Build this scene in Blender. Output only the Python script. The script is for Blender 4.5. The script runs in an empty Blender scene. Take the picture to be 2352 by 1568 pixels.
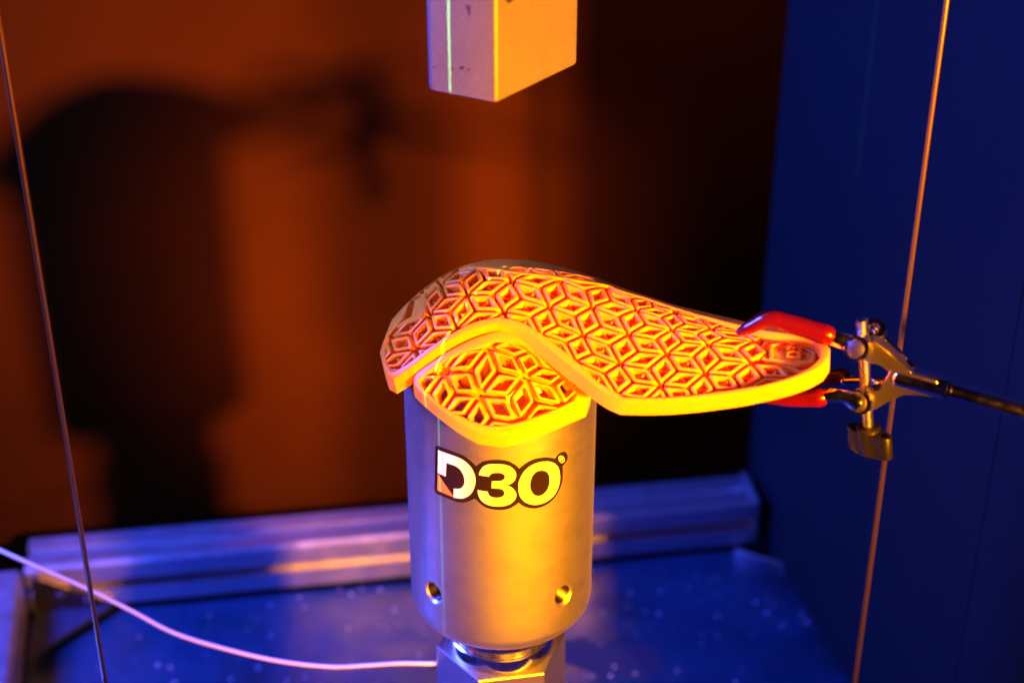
import bpy, bmesh, math, random
import numpy as np
from mathutils import Vector, Matrix
from mathutils.geometry import tessellate_polygon
random.seed(7)
SC = bpy.context.scene
COL = SC.collection

# ------------------------------------------------------------------ camera
PITCH = math.radians(29.2)
CAMP = np.array([.006, -.714, .833])
cam_d = bpy.data.cameras.new('camera'); cam = bpy.data.objects.new('camera', cam_d); COL.objects.link(cam)
cam.location = CAMP; cam.rotation_euler = (math.pi/2 - PITCH, 0, 0)
cam_d.sensor_width = 36; cam_d.lens = 36*3680/2352
cam_d.clip_start = .02; cam_d.clip_end = 20
cam_d.dof.use_dof = True; cam_d.dof.focus_distance = .80; cam_d.dof.aperture_fstop = 5.0
SC.camera = cam

# ------------------------------------------------------------------ world, lamps, exposure
SC.view_settings.view_transform = 'Standard'; SC.view_settings.look = 'None'
SC.view_settings.exposure = 0; SC.view_settings.gamma = 1; SC.view_settings.use_curve_mapping = False
w = bpy.data.worlds.new("World"); SC.world = w; w.use_nodes = True
bg = w.node_tree.nodes['Background']; bg.inputs[0].default_value = (.25, .2, .6, 1); bg.inputs[1].default_value = .002

def aim(o, target):
    o.rotation_euler = (Vector(target) - o.location).to_track_quat('-Z', 'Y').to_euler()
def lamp(name, kind, loc, target, power, color, **kw):
    d = bpy.data.lights.new(name, kind); o = bpy.data.objects.new(name, d); COL.objects.link(o)
    o.location = loc; aim(o, target); d.energy = power; d.color = color
    for k, v in kw.items(): setattr(d, k, v)
    return o
AZ = math.radians(36); LD = 1.12
OR_POS = (LD*math.sin(AZ), -LD*math.cos(AZ), .57)
lamp('orange_spot', 'SPOT', OR_POS, (-.01, .43, .40), 620, (1, .30, .003), spot_size=math.radians(44), spot_blend=1, shadow_soft_size=.036)
lamp('blue_panel', 'AREA', (-.94, .14, .88), (.0, .1, .3), 84, (.045, .082, 1), shape='RECTANGLE', size=.35, size_y=.35)
lamp('rose_fill', 'SPOT', (-1.15, -.36, .90), (-.075, 0, .455), 30, (1, .10, .14), spot_size=math.radians(10), spot_blend=1, shadow_soft_size=.12)
lamp('orange_wall_fill', 'SPOT', (.05, -1.05, 1.0), (.12, .43, .56), 60, (1, .26, .004), spot_size=math.radians(17), spot_blend=1, shadow_soft_size=.15)  # added fill lamp: lifts the dark right part of the back wall
lamp('orange_low_fill', 'SPOT', (.28, -1.3, .50), (.0, 0, .325), 520, (1, .29, .002), spot_size=math.radians(13), spot_blend=1, shadow_soft_size=.1)  # added fill lamp: gilds the cylinder front and the rail beside it
# laser fan: a vertical slit of green light from the left of the camera
LZ = Vector((-.33, -.430, .60))
las = lamp('laser_line', 'SPOT', LZ, (-.027, -.042, .42), 45, (.25, 1, .45), spot_size=math.radians(70), spot_blend=.1, shadow_soft_size=0)
d_ = Vector((.6088, .7933, 0)); zax = -d_                    # keep the slit exactly vertical
las.rotation_euler = Matrix((zax.cross(Vector((0, 0, 1))) * -1, Vector((0, 0, 1)), zax)).transposed().to_euler()
las.data.use_nodes = True
nt = las.data.node_tree; em = nt.nodes['Emission']
tc = nt.nodes.new('ShaderNodeTexCoord'); sp = nt.nodes.new('ShaderNodeSeparateXYZ'); nt.links.new(tc.outputs['Normal'], sp.inputs[0])
ab = nt.nodes.new('ShaderNodeMath'); ab.operation = 'ABSOLUTE'; nt.links.new(sp.outputs[0], ab.inputs[0])
lt = nt.nodes.new('ShaderNodeMath'); lt.operation = 'LESS_THAN'; nt.links.new(ab.outputs[0], lt.inputs[0]); lt.inputs[1].default_value = .0011
nt.links.new(lt.outputs[0], em.inputs[1])

# ------------------------------------------------------------------ geometry helpers
F = 3680.
AX_R = np.array([1., 0, 0]); AX_F = np.array([0, math.cos(PITCH), -math.sin(PITCH)]); AX_U = np.array([0, math.sin(PITCH), math.cos(PITCH)])
PX = .0002255                       # metres per reference pixel at the object's distance
def ray(uv):
    uv = np.atleast_2d(np.asarray(uv, float))
    return AX_F + AX_R*((uv[:, :1]-1176)/F) - AX_U*((uv[:, 1:]-784)/F)
def on_plane(uv, p0, n):
    d = ray(uv); t = ((np.array(p0)-CAMP)@np.array(n)) / (d@np.array(n)); return CAMP + d*t[:, None]
def on_z(uv, z): return on_plane(uv, (0, 0, z), (0, 0, 1))
def crop(pts, ox, oy, s):           # measured points of an enlargement -> reference pixels
    p = np.atleast_2d(np.asarray(pts, float)); return np.stack([(ox+p[:, 0]/s)/1.08844, (oy+p[:, 1]/s)/1.08844], 1)
c1 = lambda p: crop(p, 900, 620, 2.958)
c2 = lambda p: crop(p, 1400, 640, 3.0747)
c3 = lambda p: crop(p, 1780, 740, 3.0154)
c4 = lambda p: crop(p, 980, 1060, 3.1352)
c6 = lambda p: crop(p, 1070, 1100, 6.3568)

def mesh_obj(name, verts, faces, mat, parent=None, smooth=True):
    me = bpy.data.meshes.new(name); me.from_pydata([tuple(map(float, v)) for v in verts], [], faces); me.update()
    o = bpy.data.objects.new(name, me); COL.objects.link(o)
    if mat: me.materials.append(mat)
    if smooth: me.polygons.foreach_set('use_smooth', [True]*len(me.polygons))
    if parent: o.parent = parent; o.matrix_parent_inverse = parent.matrix_world.inverted()
    return o
def bm_obj(name, bm, mat, parent=None, smooth=False, normals=True):
    if normals: bmesh.ops.recalc_face_normals(bm, faces=bm.faces)
    me = bpy.data.meshes.new(name); bm.to_mesh(me); bm.free(); me.materials.append(mat)
    if smooth: me.polygons.foreach_set('use_smooth', [True]*len(me.polygons))
    o = bpy.data.objects.new(name, me); COL.objects.link(o)
    if parent: o.parent = parent; o.matrix_parent_inverse = parent.matrix_world.inverted()
    return o
def autosmooth(o, deg=35):
    me = o.data
    me.polygons.foreach_set('use_smooth', [True]*len(me.polygons))
    bm = bmesh.new(); bm.from_mesh(me)
    for e in bm.edges:
        if len(e.link_faces) == 2 and e.calc_face_angle(0) > math.radians(deg): e.smooth = False
    bm.to_mesh(me); bm.free(); return o
def thing(name, label, cat, loc=(0, 0, 0), group=None):
    o = bpy.data.objects.new(name, None); COL.objects.link(o); o.location = loc; o.empty_display_size = .02
    o['label'] = label; o['category'] = cat
    if group: o['group'] = group
    bpy.context.view_layer.update(); return o
def tag(o, label=None, cat=None, group=None, kind=None):
    for k, v in (('label', label), ('category', cat), ('group', group), ('kind', kind)):
        if v: o[k] = v
    return o
def frame_of(axis):
    a = Vector(axis).normalized(); t = Vector((0, 0, 1)) if abs(a.z) < .9 else Vector((1, 0, 0))
    x = a.cross(t).normalized(); y = a.cross(x).normalized(); return a, x, y
def lathe(prof, center, axis=(0, 0, 1), seg=48, cap=True):
    """prof: list of (radius, distance along axis)"""
    a, x, y = frame_of(axis); c = Vector(center); bm = bmesh.new(); rings = []
    for r, h in prof:
        rings.append([bm.verts.new(c + a*h + (x*math.cos(2*math.pi*k/seg) + y*math.sin(2*math.pi*k/seg))*max(r, 1e-5)) for k in range(seg)])
    for A, B in zip(rings, rings[1:]):
        for k in range(seg): bm.faces.new((A[k], A[(k+1) % seg], B[(k+1) % seg], B[k]))
    if cap: bm.faces.new(rings[0]); bm.faces.new(rings[-1])
    return bm
def tube(pts, radii, seg=24, squash=None, round_ends=True):
    """swept tube with smooth centreline; radii per point; squash (sy) optional per point"""
    P = [Vector(p) for p in pts]; n = len(P); Q = []; Rr = []; S = []
    sq = squash or [1]*n
    for i in range(n-1):
        p0, p1, p2, p3 = P[max(i-1, 0)], P[i], P[i+1], P[min(i+2, n-1)]
        for k in range(6):
            t = k/6; q = .5*((2*p1)+(p2-p0)*t+(2*p0-5*p1+4*p2-p3)*t*t+(3*p1-p0-3*p2+p3)*t**3)
            s = t*t*(3-2*t); Q.append(q); Rr.append(radii[i]*(1-s)+radii[i+1]*s); S.append(sq[i]*(1-s)+sq[i+1]*s)
    Q.append(P[-1]); Rr.append(radii[-1]); S.append(sq[-1])
    if round_ends:
        for end in (0, 1):
            q0, q1 = (Q[0], Q[1]) if not end else (Q[-1], Q[-2]); r = Rr[0] if not end else Rr[-1]; s = S[0] if not end else S[-1]
            d = (q0-q1).normalized(); ex = [(q0+d*r*math.sin(a), r*math.cos(a), s) for a in (math.radians(x) for x in (30, 55, 75, 88))]
            if end:
                for q, rr, s in ex: Q.append(q); Rr.append(rr); S.append(s)
            else:
                for q, rr, s in ex: Q.insert(0, q); Rr.insert(0, rr); S.insert(0, s)
    bm = bmesh.new(); rings = []; up = Vector((0, 1, 0))
    for i, q in enumerate(Q):
        t = (Q[min(i+1, len(Q)-1)]-Q[max(i-1, 0)]).normalized()
        b = (up - t*up.dot(t)).normalized(); a = t.cross(b); up = b
        rings.append([bm.verts.new(q + (a*math.cos(2*math.pi*k/seg) + b*S[i]*math.sin(2*math.pi*k/seg))*Rr[i]) for k in range(seg)])
    for A, B in zip(rings, rings[1:]):
        for k in range(seg): bm.faces.new((A[k], A[(k+1) % seg], B[(k+1) % seg], B[k]))
    bm.faces.new(rings[0]); bm.faces.new(rings[-1]); return bm
def box_bm(lo, hi, bevel=0, seg=2):
    bm = bmesh.new(); bmesh.ops.create_cube(bm, size=1)
    lo, hi = Vector(lo), Vector(hi)
    for v in bm.verts: v.co = Vector([(lo[i]+hi[i])/2 + v.co[i]*(hi[i]-lo[i]) for i in range(3)])
    if bevel: bmesh.ops.bevel(bm, geom=bm.edges[:], offset=bevel, segments=seg, profile=.5, affect='EDGES')
    return bm
def prism(poly3, normal, t0, t1, bevel=0, seg=2):
    """extrude a flat 3-D polygon along normal from t0 to t1"""
    n = Vector(normal).normalized(); bm = bmesh.new()
    a = [bm.verts.new(Vector(p)+n*t0) for p in poly3]; b = [bm.verts.new(Vector(p)+n*t1) for p in poly3]
    k = len(a); bm.faces.new(a); bm.faces.new(b[::-1])
    for i in range(k): bm.faces.new((a[i], b[i], b[(i+1) % k], a[(i+1) % k]))
    if bevel: bmesh.ops.bevel(bm, geom=bm.edges[:], offset=bevel, segments=seg, profile=.5, affect='EDGES')
    return bm
def join_bm(*bms):
    out = bmesh.new()
    for b in bms:
        me = bpy.data.meshes.new('tmp'); bmesh.ops.recalc_face_normals(b, faces=b.faces); b.to_mesh(me); b.free(); out.from_mesh(me); bpy.data.meshes.remove(me)
    return out

# ------------------------------------------------------------------ materials
def mat(name, base=(.5, .5, .5), rough=.5, metal=0., **inp):
    m = bpy.data.materials.new(name); m.use_nodes = True; b = m.node_tree.nodes['Principled BSDF']
    b.inputs['Base Color'].default_value = (*base, 1); b.inputs['Roughness'].default_value = rough; b.inputs['Metallic'].default_value = metal
    for k, v in inp.items(): b.inputs[k.replace('_', ' ')].default_value = v
    return m
def nd(m, t, **kw):
    n = m.node_tree.nodes.new(t)
    for k, v in kw.items(): setattr(n, k, v)
    return n
def lk(m, a, b): m.node_tree.links.new(a, b)
def noise(m, scale, detail=4, vec=(1, 1, 1), rough=.55, coord='Object'):
    tc = nd(m, 'ShaderNodeTexCoord'); mp = nd(m, 'ShaderNodeMapping'); mp.inputs['Scale'].default_value = vec
    n = nd(m, 'ShaderNodeTexNoise'); n.inputs['Scale'].default_value = scale; n.inputs['Detail'].default_value = detail; n.inputs['Roughness'].default_value = rough
    lk(m, tc.outputs[coord], mp.inputs[0]); lk(m, mp.outputs[0], n.inputs['Vector']); return n.outputs['Fac']
def ramp(m, fac, stops):
    r = nd(m, 'ShaderNodeValToRGB'); e = r.color_ramp.elements
    while len(e) < len(stops): e.new(.5)
    for i, (p, c) in enumerate(stops): e[i].position = p; e[i].color = (*c, 1) if len(c) == 3 else c
    lk(m, fac, r.inputs[0]); return r.outputs[0]
def maprange(m, fac, a, b, lo=0, hi=1):
    r = nd(m, 'ShaderNodeMapRange'); r.inputs[1].default_value = lo; r.inputs[2].default_value = hi; r.inputs[3].default_value = a; r.inputs[4].default_value = b
    lk(m, fac, r.inputs[0]); return r.outputs[0]
def bump(m, fac, strength, dist=.001, prev=None):
    b = nd(m, 'ShaderNodeBump'); b.inputs['Strength'].default_value = strength; b.inputs['Distance'].default_value = dist
    lk(m, fac, b.inputs['Height'])
    if prev: lk(m, prev, b.inputs['Normal'])
    lk(m, b.outputs[0], m.node_tree.nodes['Principled BSDF'].inputs['Normal']); return b.outputs[0]
def bs(m, k): return m.node_tree.nodes['Principled BSDF'].inputs[k]

M = {}
m = M['steel'] = mat('brushed_steel', (.50, .49, .42), .39, 1.0, Anisotropic=.0, Anisotropic_Rotation=.25)
tg = nd(m, 'ShaderNodeTangent', direction_type='RADIAL', axis='Z'); lk(m, tg.outputs[0], bs(m, 'Tangent'))
f = noise(m, 1, 5, (60, 60, 3200)); lk(m, maprange(m, f, .38, .44, .3, .7), bs(m, 'Roughness'))
g = noise(m, 90, 5); lk(m, ramp(m, g, [(.3, (.50, .49, .40)), (.55, (.58, .56, .46))]), bs(m, 'Base Color'))
b0 = bump(m, f, .04, .0004); bump(m, noise(m, 1400, 2, (1, 1, .6)), .05, .0004, b0)
m = M['hammer'] = mat('ground_steel', (.66, .65, .66), .5, .85)
f = noise(m, 60, 6); lk(m, maprange(m, f, .43, .47, .3, .7), bs(m, 'Roughness')); bump(m, noise(m, 2200, 3), .06, .0003)
g = noise(m, 700, 4); lk(m, ramp(m, g, [(.35, (.42, .38, .26)), (.6, (.48, .44, .30))]), bs(m, 'Base Color'))
M['cast'] = mat('cast_chrome', (.50, .44, .36), .26, .95)
m = M['chrome'] = mat('chrome', (.80, .79, .77), .22, 1.0)
f = noise(m, 300, 4); lk(m, maprange(m, f, .12, .18, .35, .7), bs(m, 'Roughness'))
m = M['bolt'] = mat('bolt_steel', (.42, .38, .34), .34, 1.0); bump(m, noise(m, 500, 4, (1, 1, 3)), .2, .0004)
M['thread'] = mat('dark_thread_metal', (.12, .11, .12), .35, 1.0)  # dark base paints in the shade inside the holes; also the dark bracket metal
M['zinc'] = mat('zinc_thread', (.72, .7, .66), .28, 1.0)
m = M['vinyl'] = mat('red_vinyl', (.07, .0014, .0035), .2, 0, Specular_IOR_Level=.5); bs(m, 'Subsurface Weight').default_value = .1; bs(m, 'Subsurface Radius').default_value = (.002, .0006, .0004); bs(m, 'Subsurface Scale').default_value = 1
bump(m, noise(m, 220, 3), .08, .0006)
m = M['knob'] = mat('olive_plastic', (.009, .008, .004), .38); bump(m, noise(m, 900, 3), .12, .0003)
m = M['pad'] = mat('orange_rubber', (.95, .265, .012), .33, 0, Specular_IOR_Level=.12)
bs(m, 'Subsurface Weight').default_value = .5; bs(m, 'Subsurface Radius').default_value = (.0070, .0018, .0001); bs(m, 'Subsurface Scale').default_value = 1.0
bump(m, noise(m, 2600, 2), .10, .0002)
f = noise(m, 120, 4); lk(m, maprange(m, f, .26, .36, .3, .7), bs(m, 'Roughness'))
m = M['alu'] = mat('extruded_aluminium', (.74, .74, .75), .36, .92); f = noise(m, 60, 4); lk(m, maprange(m, f, .28, .4, .3, .7), bs(m, 'Roughness'))
m = M['floor'] = mat('blued_steel_plate', (.3, .3, .32), .5, .0)
f = noise(m, 9, 7, (1, 1, 1), .65); lk(m, ramp(m, f, [(.36, (.003, .018, .032)), (.5, (.006, .034, .068)), (.7, (.009, .046, .090))]), bs(m, 'Base Color'))
lk(m, maprange(m, noise(m, 30, 5), .30, .6, .3, .7), bs(m, 'Roughness')); bump(m, noise(m, 45, 5), .25, .001)
m = M['backboard'] = mat('painted_board', (.02, .01, .004), 1, 0, Specular_IOR_Level=0)
bump(m, noise(m, 500, 3), .2, .0006); f = noise(m, 5, 4); lk(m, ramp(m, f, [(.3, (.023, .0066, .0006)), (.7, (.031, .0086, .0008))]), bs(m, 'Base Color'))
m = M['side'] = mat('satin_panel', (.10, .11, .14), .7, 0, Specular_IOR_Level=.15); bump(m, noise(m, 400, 3), .2, .0005)
f = noise(m, 6, 4); lk(m, ramp(m, f, [(.3, (.0004, .0060, .0080)), (.7, (.0007, .0074, .0098))]), bs(m, 'Base Color'))
m = M['cable'] = mat('white_cable_jacket', (.55, .5, .40), .5); bump(m, noise(m, 300, 2), .1, .0006)
m = M['white'] = mat('white_print', (.5, .5, .5), .42)
m = M['black'] = mat('black_print', (.010, .005, .005), .25)
m = M['orange'] = mat('orange_print', (.85, .13, .03), .35)
m = M['wire'] = mat('guide_wire_steel', (.42, .24, .09), .40, .95); bump(m, noise(m, 1, 3, (2000, 2000, 60)), .3, .0003)
m = M['dust'] = mat('dust', (.7, .7, .72), .6)
m = M['oil'] = mat('oil_film', (.02, .03, .06), .3)

# ------------------------------------------------------------------ the enclosure
wd = np.array([math.cos(math.radians(8.9)), math.sin(math.radians(8.9)), 0])     # along the back rail
wn = np.array([wd[1], -wd[0], 0])                                                # towards the camera
sd = np.array([math.sin(math.radians(11.7)), -math.cos(math.radians(11.7)), 0])  # along the side wall, towards the camera
corner = np.array([.2165, .4755, 0])
# floor plate (top at z=0), back right corner cut off
A = np.array([-.46, .304, 0]); 
fl = [A + np.array([0, -.9, 0]), A, on_z([(1690, 1262)], 0)[0], on_z([(1832, 1303)], 0)[0]]
fl[-1] = fl[-1] - np.array([.010, -.004, 0]); fl.append(fl[-1] + sd*.62)
bm = prism([Vector(p) for p in fl], (0, 0, -1), 0, .012, .0012)
floor_o = tag(autosmooth(bm_obj('floor', bm, M['floor'])), kind='structure')
# bright bevelled lip along the cut corner and the side
lipo = []
for i, (p, q) in enumerate(((fl[2], fl[3]), (fl[3], fl[4]))):
    d = (q-p)/np.linalg.norm(q-p); n = np.array([d[1], -d[0], 0])
    lipo.append(prism([Vector(x) for x in (p+[0, 0, .002], q+[0, 0, .002], q+n*.0035+[0, 0, .002], p+n*.0035+[0, 0, .002])], (0, 0, -1), 0, .0018, .0008))
tag(autosmooth(bm_obj('floor_edge', join_bm(*lipo), M['alu'])), kind='structure')

# back wall board and side wall panels
Z0, Z1 = -.35, 1.25
P0 = corner - wd*1.1
bm = prism([Vector(P0+[0, 0, Z0]), Vector(corner+wd*.004+[0, 0, Z0]), Vector(corner+wd*.004+[0, 0, Z1]), Vector(P0+[0, 0, Z1])], tuple(-wn), 0, .006)
bo = bm_obj('back_wall_board', bm, M['backboard'])
tag(bo, 'large matt rust brown back panel catching the big dark shadow', 'panel')
# seam position on the side wall: where its image reaches (2192,1568)
sn = np.array([-sd[1], sd[0], 0]); sn = sn if sn[0] < 0 else -sn
seam = on_plane([(2192, 1566)], corner, sn)[0]; Ls = float((seam-corner)@sd)
Lend = .80
def side(name, l0, l1, lab, off=0):
    a = corner + sd*l0 - sn*off; b = corner + sd*l1 - sn*off
    bm = prism([Vector(a+[0, 0, Z0]), Vector(b+[0, 0, Z0]), Vector(b+[0, 0, Z1]), Vector(a+[0, 0, Z1])], tuple(-sn), 0, .006, .0004)
    return tag(bm_obj(name, bm, M['side']), lab, 'panel')
side('side_panel', 0, Ls-.00015, 'wide blue lit side panel meeting the brown back panel at the corner')
side('side_panel', Ls+.00015, Lend, 'narrow dark side panel at the right edge, past the thin vertical seam', .0003)
side('seam_strip', Ls-.012, Ls+.012, 'thin dark backing strip showing in the seam between the two side panels', .0085)

# back rail: slotted aluminium extrusion
def extrusion(name, p, d, length, inward, label, S=.045, H=.045, parts=True):
    """p: bottom front corner, d along, inward: horizontal vector from the front face to the back"""
    root = thing(name, label, 'rail', tuple(p))
    s = .0048; dp = .012; c = .003
    prof = [(0, c), (c, 0), (S-c, 0), (S, c), (S, H-c), (S-c, H)]
    prof += [(S/2+s, H), (S/2+s, H-.002), (S/2+s*1.6, H-.0035), (S/2+s*1.6, H-dp), (S/2-s*1.6, H-dp), (S/2-s*1.6, H-.0035), (S/2-s, H-.002), (S/2-s, H)]
    prof += [(c, H), (0, H-c)]
    prof += [(0, H/2+s), (.002, H/2+s), (.0035, H/2+s*1.6), (dp, H/2+s*1.6), (dp, H/2-s*1.6), (.0035, H/2-s*1.6), (.002, H/2-s), (0, H/2-s)]
    pts = [Vector(p) + Vector(inward)*a + Vector((0, 0, b)) for a, b in prof]
    bm = prism(pts, tuple(d), 0, length)
    o = autosmooth(bm_obj('extrusion', bm, M['alu'], root), 25)
    return root
r0 = on_z([(205, 1402)], 0)[0]; r0 = r0 + wd*(-.045)
rail_len = float((on_z([(1722, 1255)], 0)[0]-r0)@wd)
r0[2] = .002
back_rail = extrusion('back_rail', r0, wd, rail_len, -wn, 'long slotted aluminium rail lying at the foot of the brown panel')
r1 = r0 - wn*.0 - wd*.003
left_rail = extrusion('left_rail', r1 - wd*.045 + sd*.0, sd*1.0, .5, wd, 'slotted aluminium rail running forward at the left, bright blue on top')
left_rail.location.z += 0
# gusset bracket in the left corner
g0 = r0 + wd*.004 + wn*.001
bra = thing('corner_bracket', 'dark angle bracket in the corner where the left rail meets the back rail', 'bracket', tuple(g0))
gl = .062; th = .004
bm = prism([Vector(g0+[0, 0, .003]), Vector(g0+wd*gl+[0, 0, .003]), Vector(g0+wd*gl+[0, 0, .008]), Vector(g0+wd*.006+[0, 0, .038]), Vector(g0+[0, 0, .038])], tuple(wn), 0, th, .0006)
bm2 = prism([Vector(g0+wn*th+[0, 0, .003]), Vector(g0+wd*gl+wn*th+[0, 0, .003]), Vector(g0+wn*gl+[0, 0, .003])], (0, 0, 1), 0, .004, .0006)
bm_obj('flange', bm, M['thread'], bra); bm_obj('flange', bm2, M['oil'], bra)
for (a_, b_) in ((.022, .02), (.042, .012)):
    c_ = g0+wd*a_+wn*(th)+[0, 0, b_]
    autosmooth(bm_obj('screw', lathe([(.0042, 0), (.0042, .002), (.003, .0034), (.0002, .004)], c_, wn, 20), M['thread'], bra))
# small bracket at the right end of the back rail
e0 = r0 + wd*rail_len
br = thing('end_bracket', 'small folded bracket closing the right end of the back rail', 'bracket', tuple(e0))
bm_obj('plate', prism([Vector(e0+wd*.001+wn*.002+[0, 0, -.004]), Vector(e0+wd*.034+wn*.002+[0, 0, -.012]), Vector(e0+wd*.020-wn*.018+[0, 0, .028]), Vector(e0+wd*.001-wn*.01+[0, 0, .034])], (0, 0, 1), 0, .003, .0006), M['side'], br)
bm_obj('plate', box_bm((-.002, -.0, 0), (.002, .045, .047), .0005), M['alu'], br).matrix_world = Matrix.Translation(e0+wd*.003) @ Matrix.Rotation(math.radians(8.9), 4, 'Z')

# oil stain and dust on the floor
def blob(uv, z, jit, n=40, seed=1):
    rnd = random.Random(seed); c = np.mean(uv, 0); P = on_z(uv, z)[:, :2]; out = []
    for i in range(len(P)):
        for k in range(n//len(P)+1):
            t = k/(n//len(P)+1); q = P[i]*(1-t)+P[(i+1) % len(P)]*t; out.append((q[0]+rnd.uniform(-jit, jit), q[1]+rnd.uniform(-jit, jit), z))
    return out
pts = blob([(1265, 1475), (1330, 1462), (1400, 1480), (1470, 1475), (1515, 1500), (1520, 1535), (1470, 1556), (1380, 1545), (1300, 1520)], .0, .0012, 60)
bm = bmesh.new(); vs = [bm.verts.new((x, y, .0004)) for x, y, z in pts]; vb = [bm.verts.new((x, y, -.0004)) for x, y, z in pts]
bm.faces.new(vs)
for i in range(len(vs)): bm.faces.new((vs[i], vb[i], vb[(i+1) % len(vs)], vs[(i+1) % len(vs)]))
bmesh.ops.triangulate(bm, faces=bm.faces[:])
tag(bm_obj('oil_stain', bm, M['oil']), 'dark irregular oil stain on the blue floor right of the hexagonal fitting', 'stain')
bm = bmesh.new(); rnd = random.Random(3)
for i in range(170):
    u, v = rnd.uniform(150, 1900), rnd.uniform(1300, 1568); p = on_z([(u, v)], .0003)[0]
    if not (p[0] < .26 and p[1] < .39): continue
    r = rnd.choice((.0004, .0005, .0007, .001))
    for f_ in bmesh.ops.create_icosphere(bm, subdivisions=1, radius=r, matrix=Matrix.Translation(p) @ Matrix.Diagonal((1, rnd.uniform(.6, 1.4), .5, 1)))['verts']: pass
tag(bm_obj('dust_specks', bm, M['dust']), 'pale specks of dust and swarf scattered over the floor plate', 'dust', kind='stuff')

# ------------------------------------------------------------------ anvil cylinder
RC = .050; ZB = .268; ZS = .415
prof = [(.0002, ZB), (.036, ZB), (.038, ZB+.0003)]
for k in range(9):
    a = math.pi/2*k/8; prof.append((RC-.0115+.0115*math.sin(a), ZB+.0115-.0115*math.cos(a)))
for k in range(1, 13): prof.append((RC, ZB+.0115+(ZS-ZB-.0115)*k/12))
for k in range(1, 19):
    a = math.pi/2*k/18; prof.append((RC*math.cos(a)+1e-5, ZS+RC*math.sin(a)*.98))
cyl_root = thing('anvil', 'domed brushed steel anvil cylinder carrying the printed logo under the rubber pad', 'anvil', (0, 0, ZB))
body = bm_obj('body', lathe(prof, (0, 0, 0), seg=192, cap=True), M['steel'], cyl_root)
def cyl_hit(uv, R=RC):
    d = ray(uv); o = CAMP; a = d[:, 0]**2+d[:, 1]**2; b = 2*(o[0]*d[:, 0]+o[1]*d[:, 1]); c = o[0]**2+o[1]**2-R*R
    D = np.maximum(b*b-4*a*c, 0); t = (-b-np.sqrt(D))/(2*a); return o+d*t[:, None]
holes = [cyl_hit(c4([(324, 1318)]))[0], cyl_hit(c4([(1346, 1342)]))[0]]
HR = .0052
for i, h in enumerate(holes):
    ax = Vector((h[0], h[1], 0)).normalized()
    a, x_, y_ = frame_of(ax)
    cut = lathe([(HR, -.022), (HR, -.0016), (HR+.0028, .0012)], Vector((0, 0, h[2]))+ax*RC, ax, 40)
    co = bm_obj('cutter', cut, M['steel']); md = body.modifiers.new('b', 'BOOLEAN'); md.operation = 'DIFFERENCE'; md.object = co; md.solver = 'EXACT'
    dg = bpy.context.evaluated_depsgraph_get(); me = bpy.data.meshes.new_from_object(body.evaluated_get(dg)); body.modifiers.clear(); body.data = me
    bpy.data.objects.remove(co)
autosmooth(body, 30); body.data.materials.clear(); body.data.materials.append(M['steel'])
for h in holes:
    ax = Vector((h[0], h[1], 0)).normalized(); pr = []
    z = -.0205
    while z < -.0022:
        pr += [(HR+.0001, z), (HR-.0007, z+.0006)]; z += .0012
    pr += [(HR+.0001, z)]
    autosmooth(bm_obj('threaded_hole', lathe(pr, Vector((0, 0, h[2]))+ax*RC, ax, 36, cap=False), M['thread'], cyl_root), 20)

# printed logo, wrapped round the cylinder
def smooth_poly(pts, sub=6, closed=True):
    """pts: (x,y) smooth or (x,y,1) corner; Catmull-Rom between corners"""
    P = [np.array(p[:2], float) for p in pts]; C = [len(p) > 2 for p in pts]; n = len(P); out = []
    for i in range(n):
        j = (i+1) % n; p1, p2 = P[i], P[j]
        p0 = P[i-1] if not C[i] else p1-(p2-p1)*.0; p3 = P[(j+1) % n] if not C[j] else p2
        if C[i] and C[j]: out.append(p1); continue
        for k in range(sub):
            t = k/sub; out.append(.5*((2*p1)+(p2-p0)*t+(2*p0-5*p1+4*p2-p3)*t*t+(3*p1-p0-3*p2+p3)*t**3))
    return np.array(out)
def decal(name, loops, R, mat_, parent, conv=c6):
    """outline loops measured on the photo enlargement -> cylinder surface, as a film of its own thickness"""
    L3 = []
    for lp in loops:
        p = cyl_hit(conv(lp)); L3.append([Vector((math.atan2(x, -y)*RC, z, 0)) for x, y, z in p])
    tris = tessellate_polygon(L3); flat = [v for l in L3 for v in l]
    bm = bmesh.new(); vs = [bm.verts.new(v) for v in flat]
    for t in tris:
        try: bm.faces.new([vs[i] for i in t])
        except ValueError: pass
    s0 = min(v.x for v in flat); s1 = max(v.x for v in flat); s = s0+.0012
    while s < s1:
        bmesh.ops.bisect_plane(bm, geom=bm.verts[:]+bm.edges[:]+bm.faces[:], plane_co=(s, 0, 0), plane_no=(1, 0, 0)); s += .0012
    bm.normal_update(); e = bmesh.ops.extrude_face_region(bm, geom=bm.faces[:]); newv = [g for g in e['geom'] if isinstance(g, bmesh.types.BMVert)]
    ns = set(newv)
    for v in bm.verts:
        r = R if v in ns else RC-.00005; a = v.co.x/RC; z = v.co.y; v.co = Vector((math.sin(a)*r, -math.cos(a)*r, z))
    return bm_obj(name, bm, mat_, parent)
logo = cyl_root
outline = [(120,112,1),(155,86),(300,140),(430,190),(560,240),(660,310),(770,405,1),(860,345),(960,316),(1100,308),(1250,322),(1370,375),(1450,447,1),
           (1560,360),(1700,295),(1850,270),(1960,278),(2020,290,1),(2070,220),(2150,180),(2205,210),(2215,290),(2180,360),(2135,410,1),(2140,480),(2135,620),(2100,750),(2020,900),(1900,1010),(1760,1070),
           (1650,1080),(1530,1050),(1440,990,1),(1370,1040),(1280,1085),(1130,1105),(960,1080),(850,1020),(770,945),(740,925,1),(640,970),(540,985),(440,970),(300,915),(150,850),(112,790),(108,700),(114,400),(118,200)]
decal('logo_outline', [smooth_poly(outline)], RC+.00012, M['black'], logo)
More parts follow.
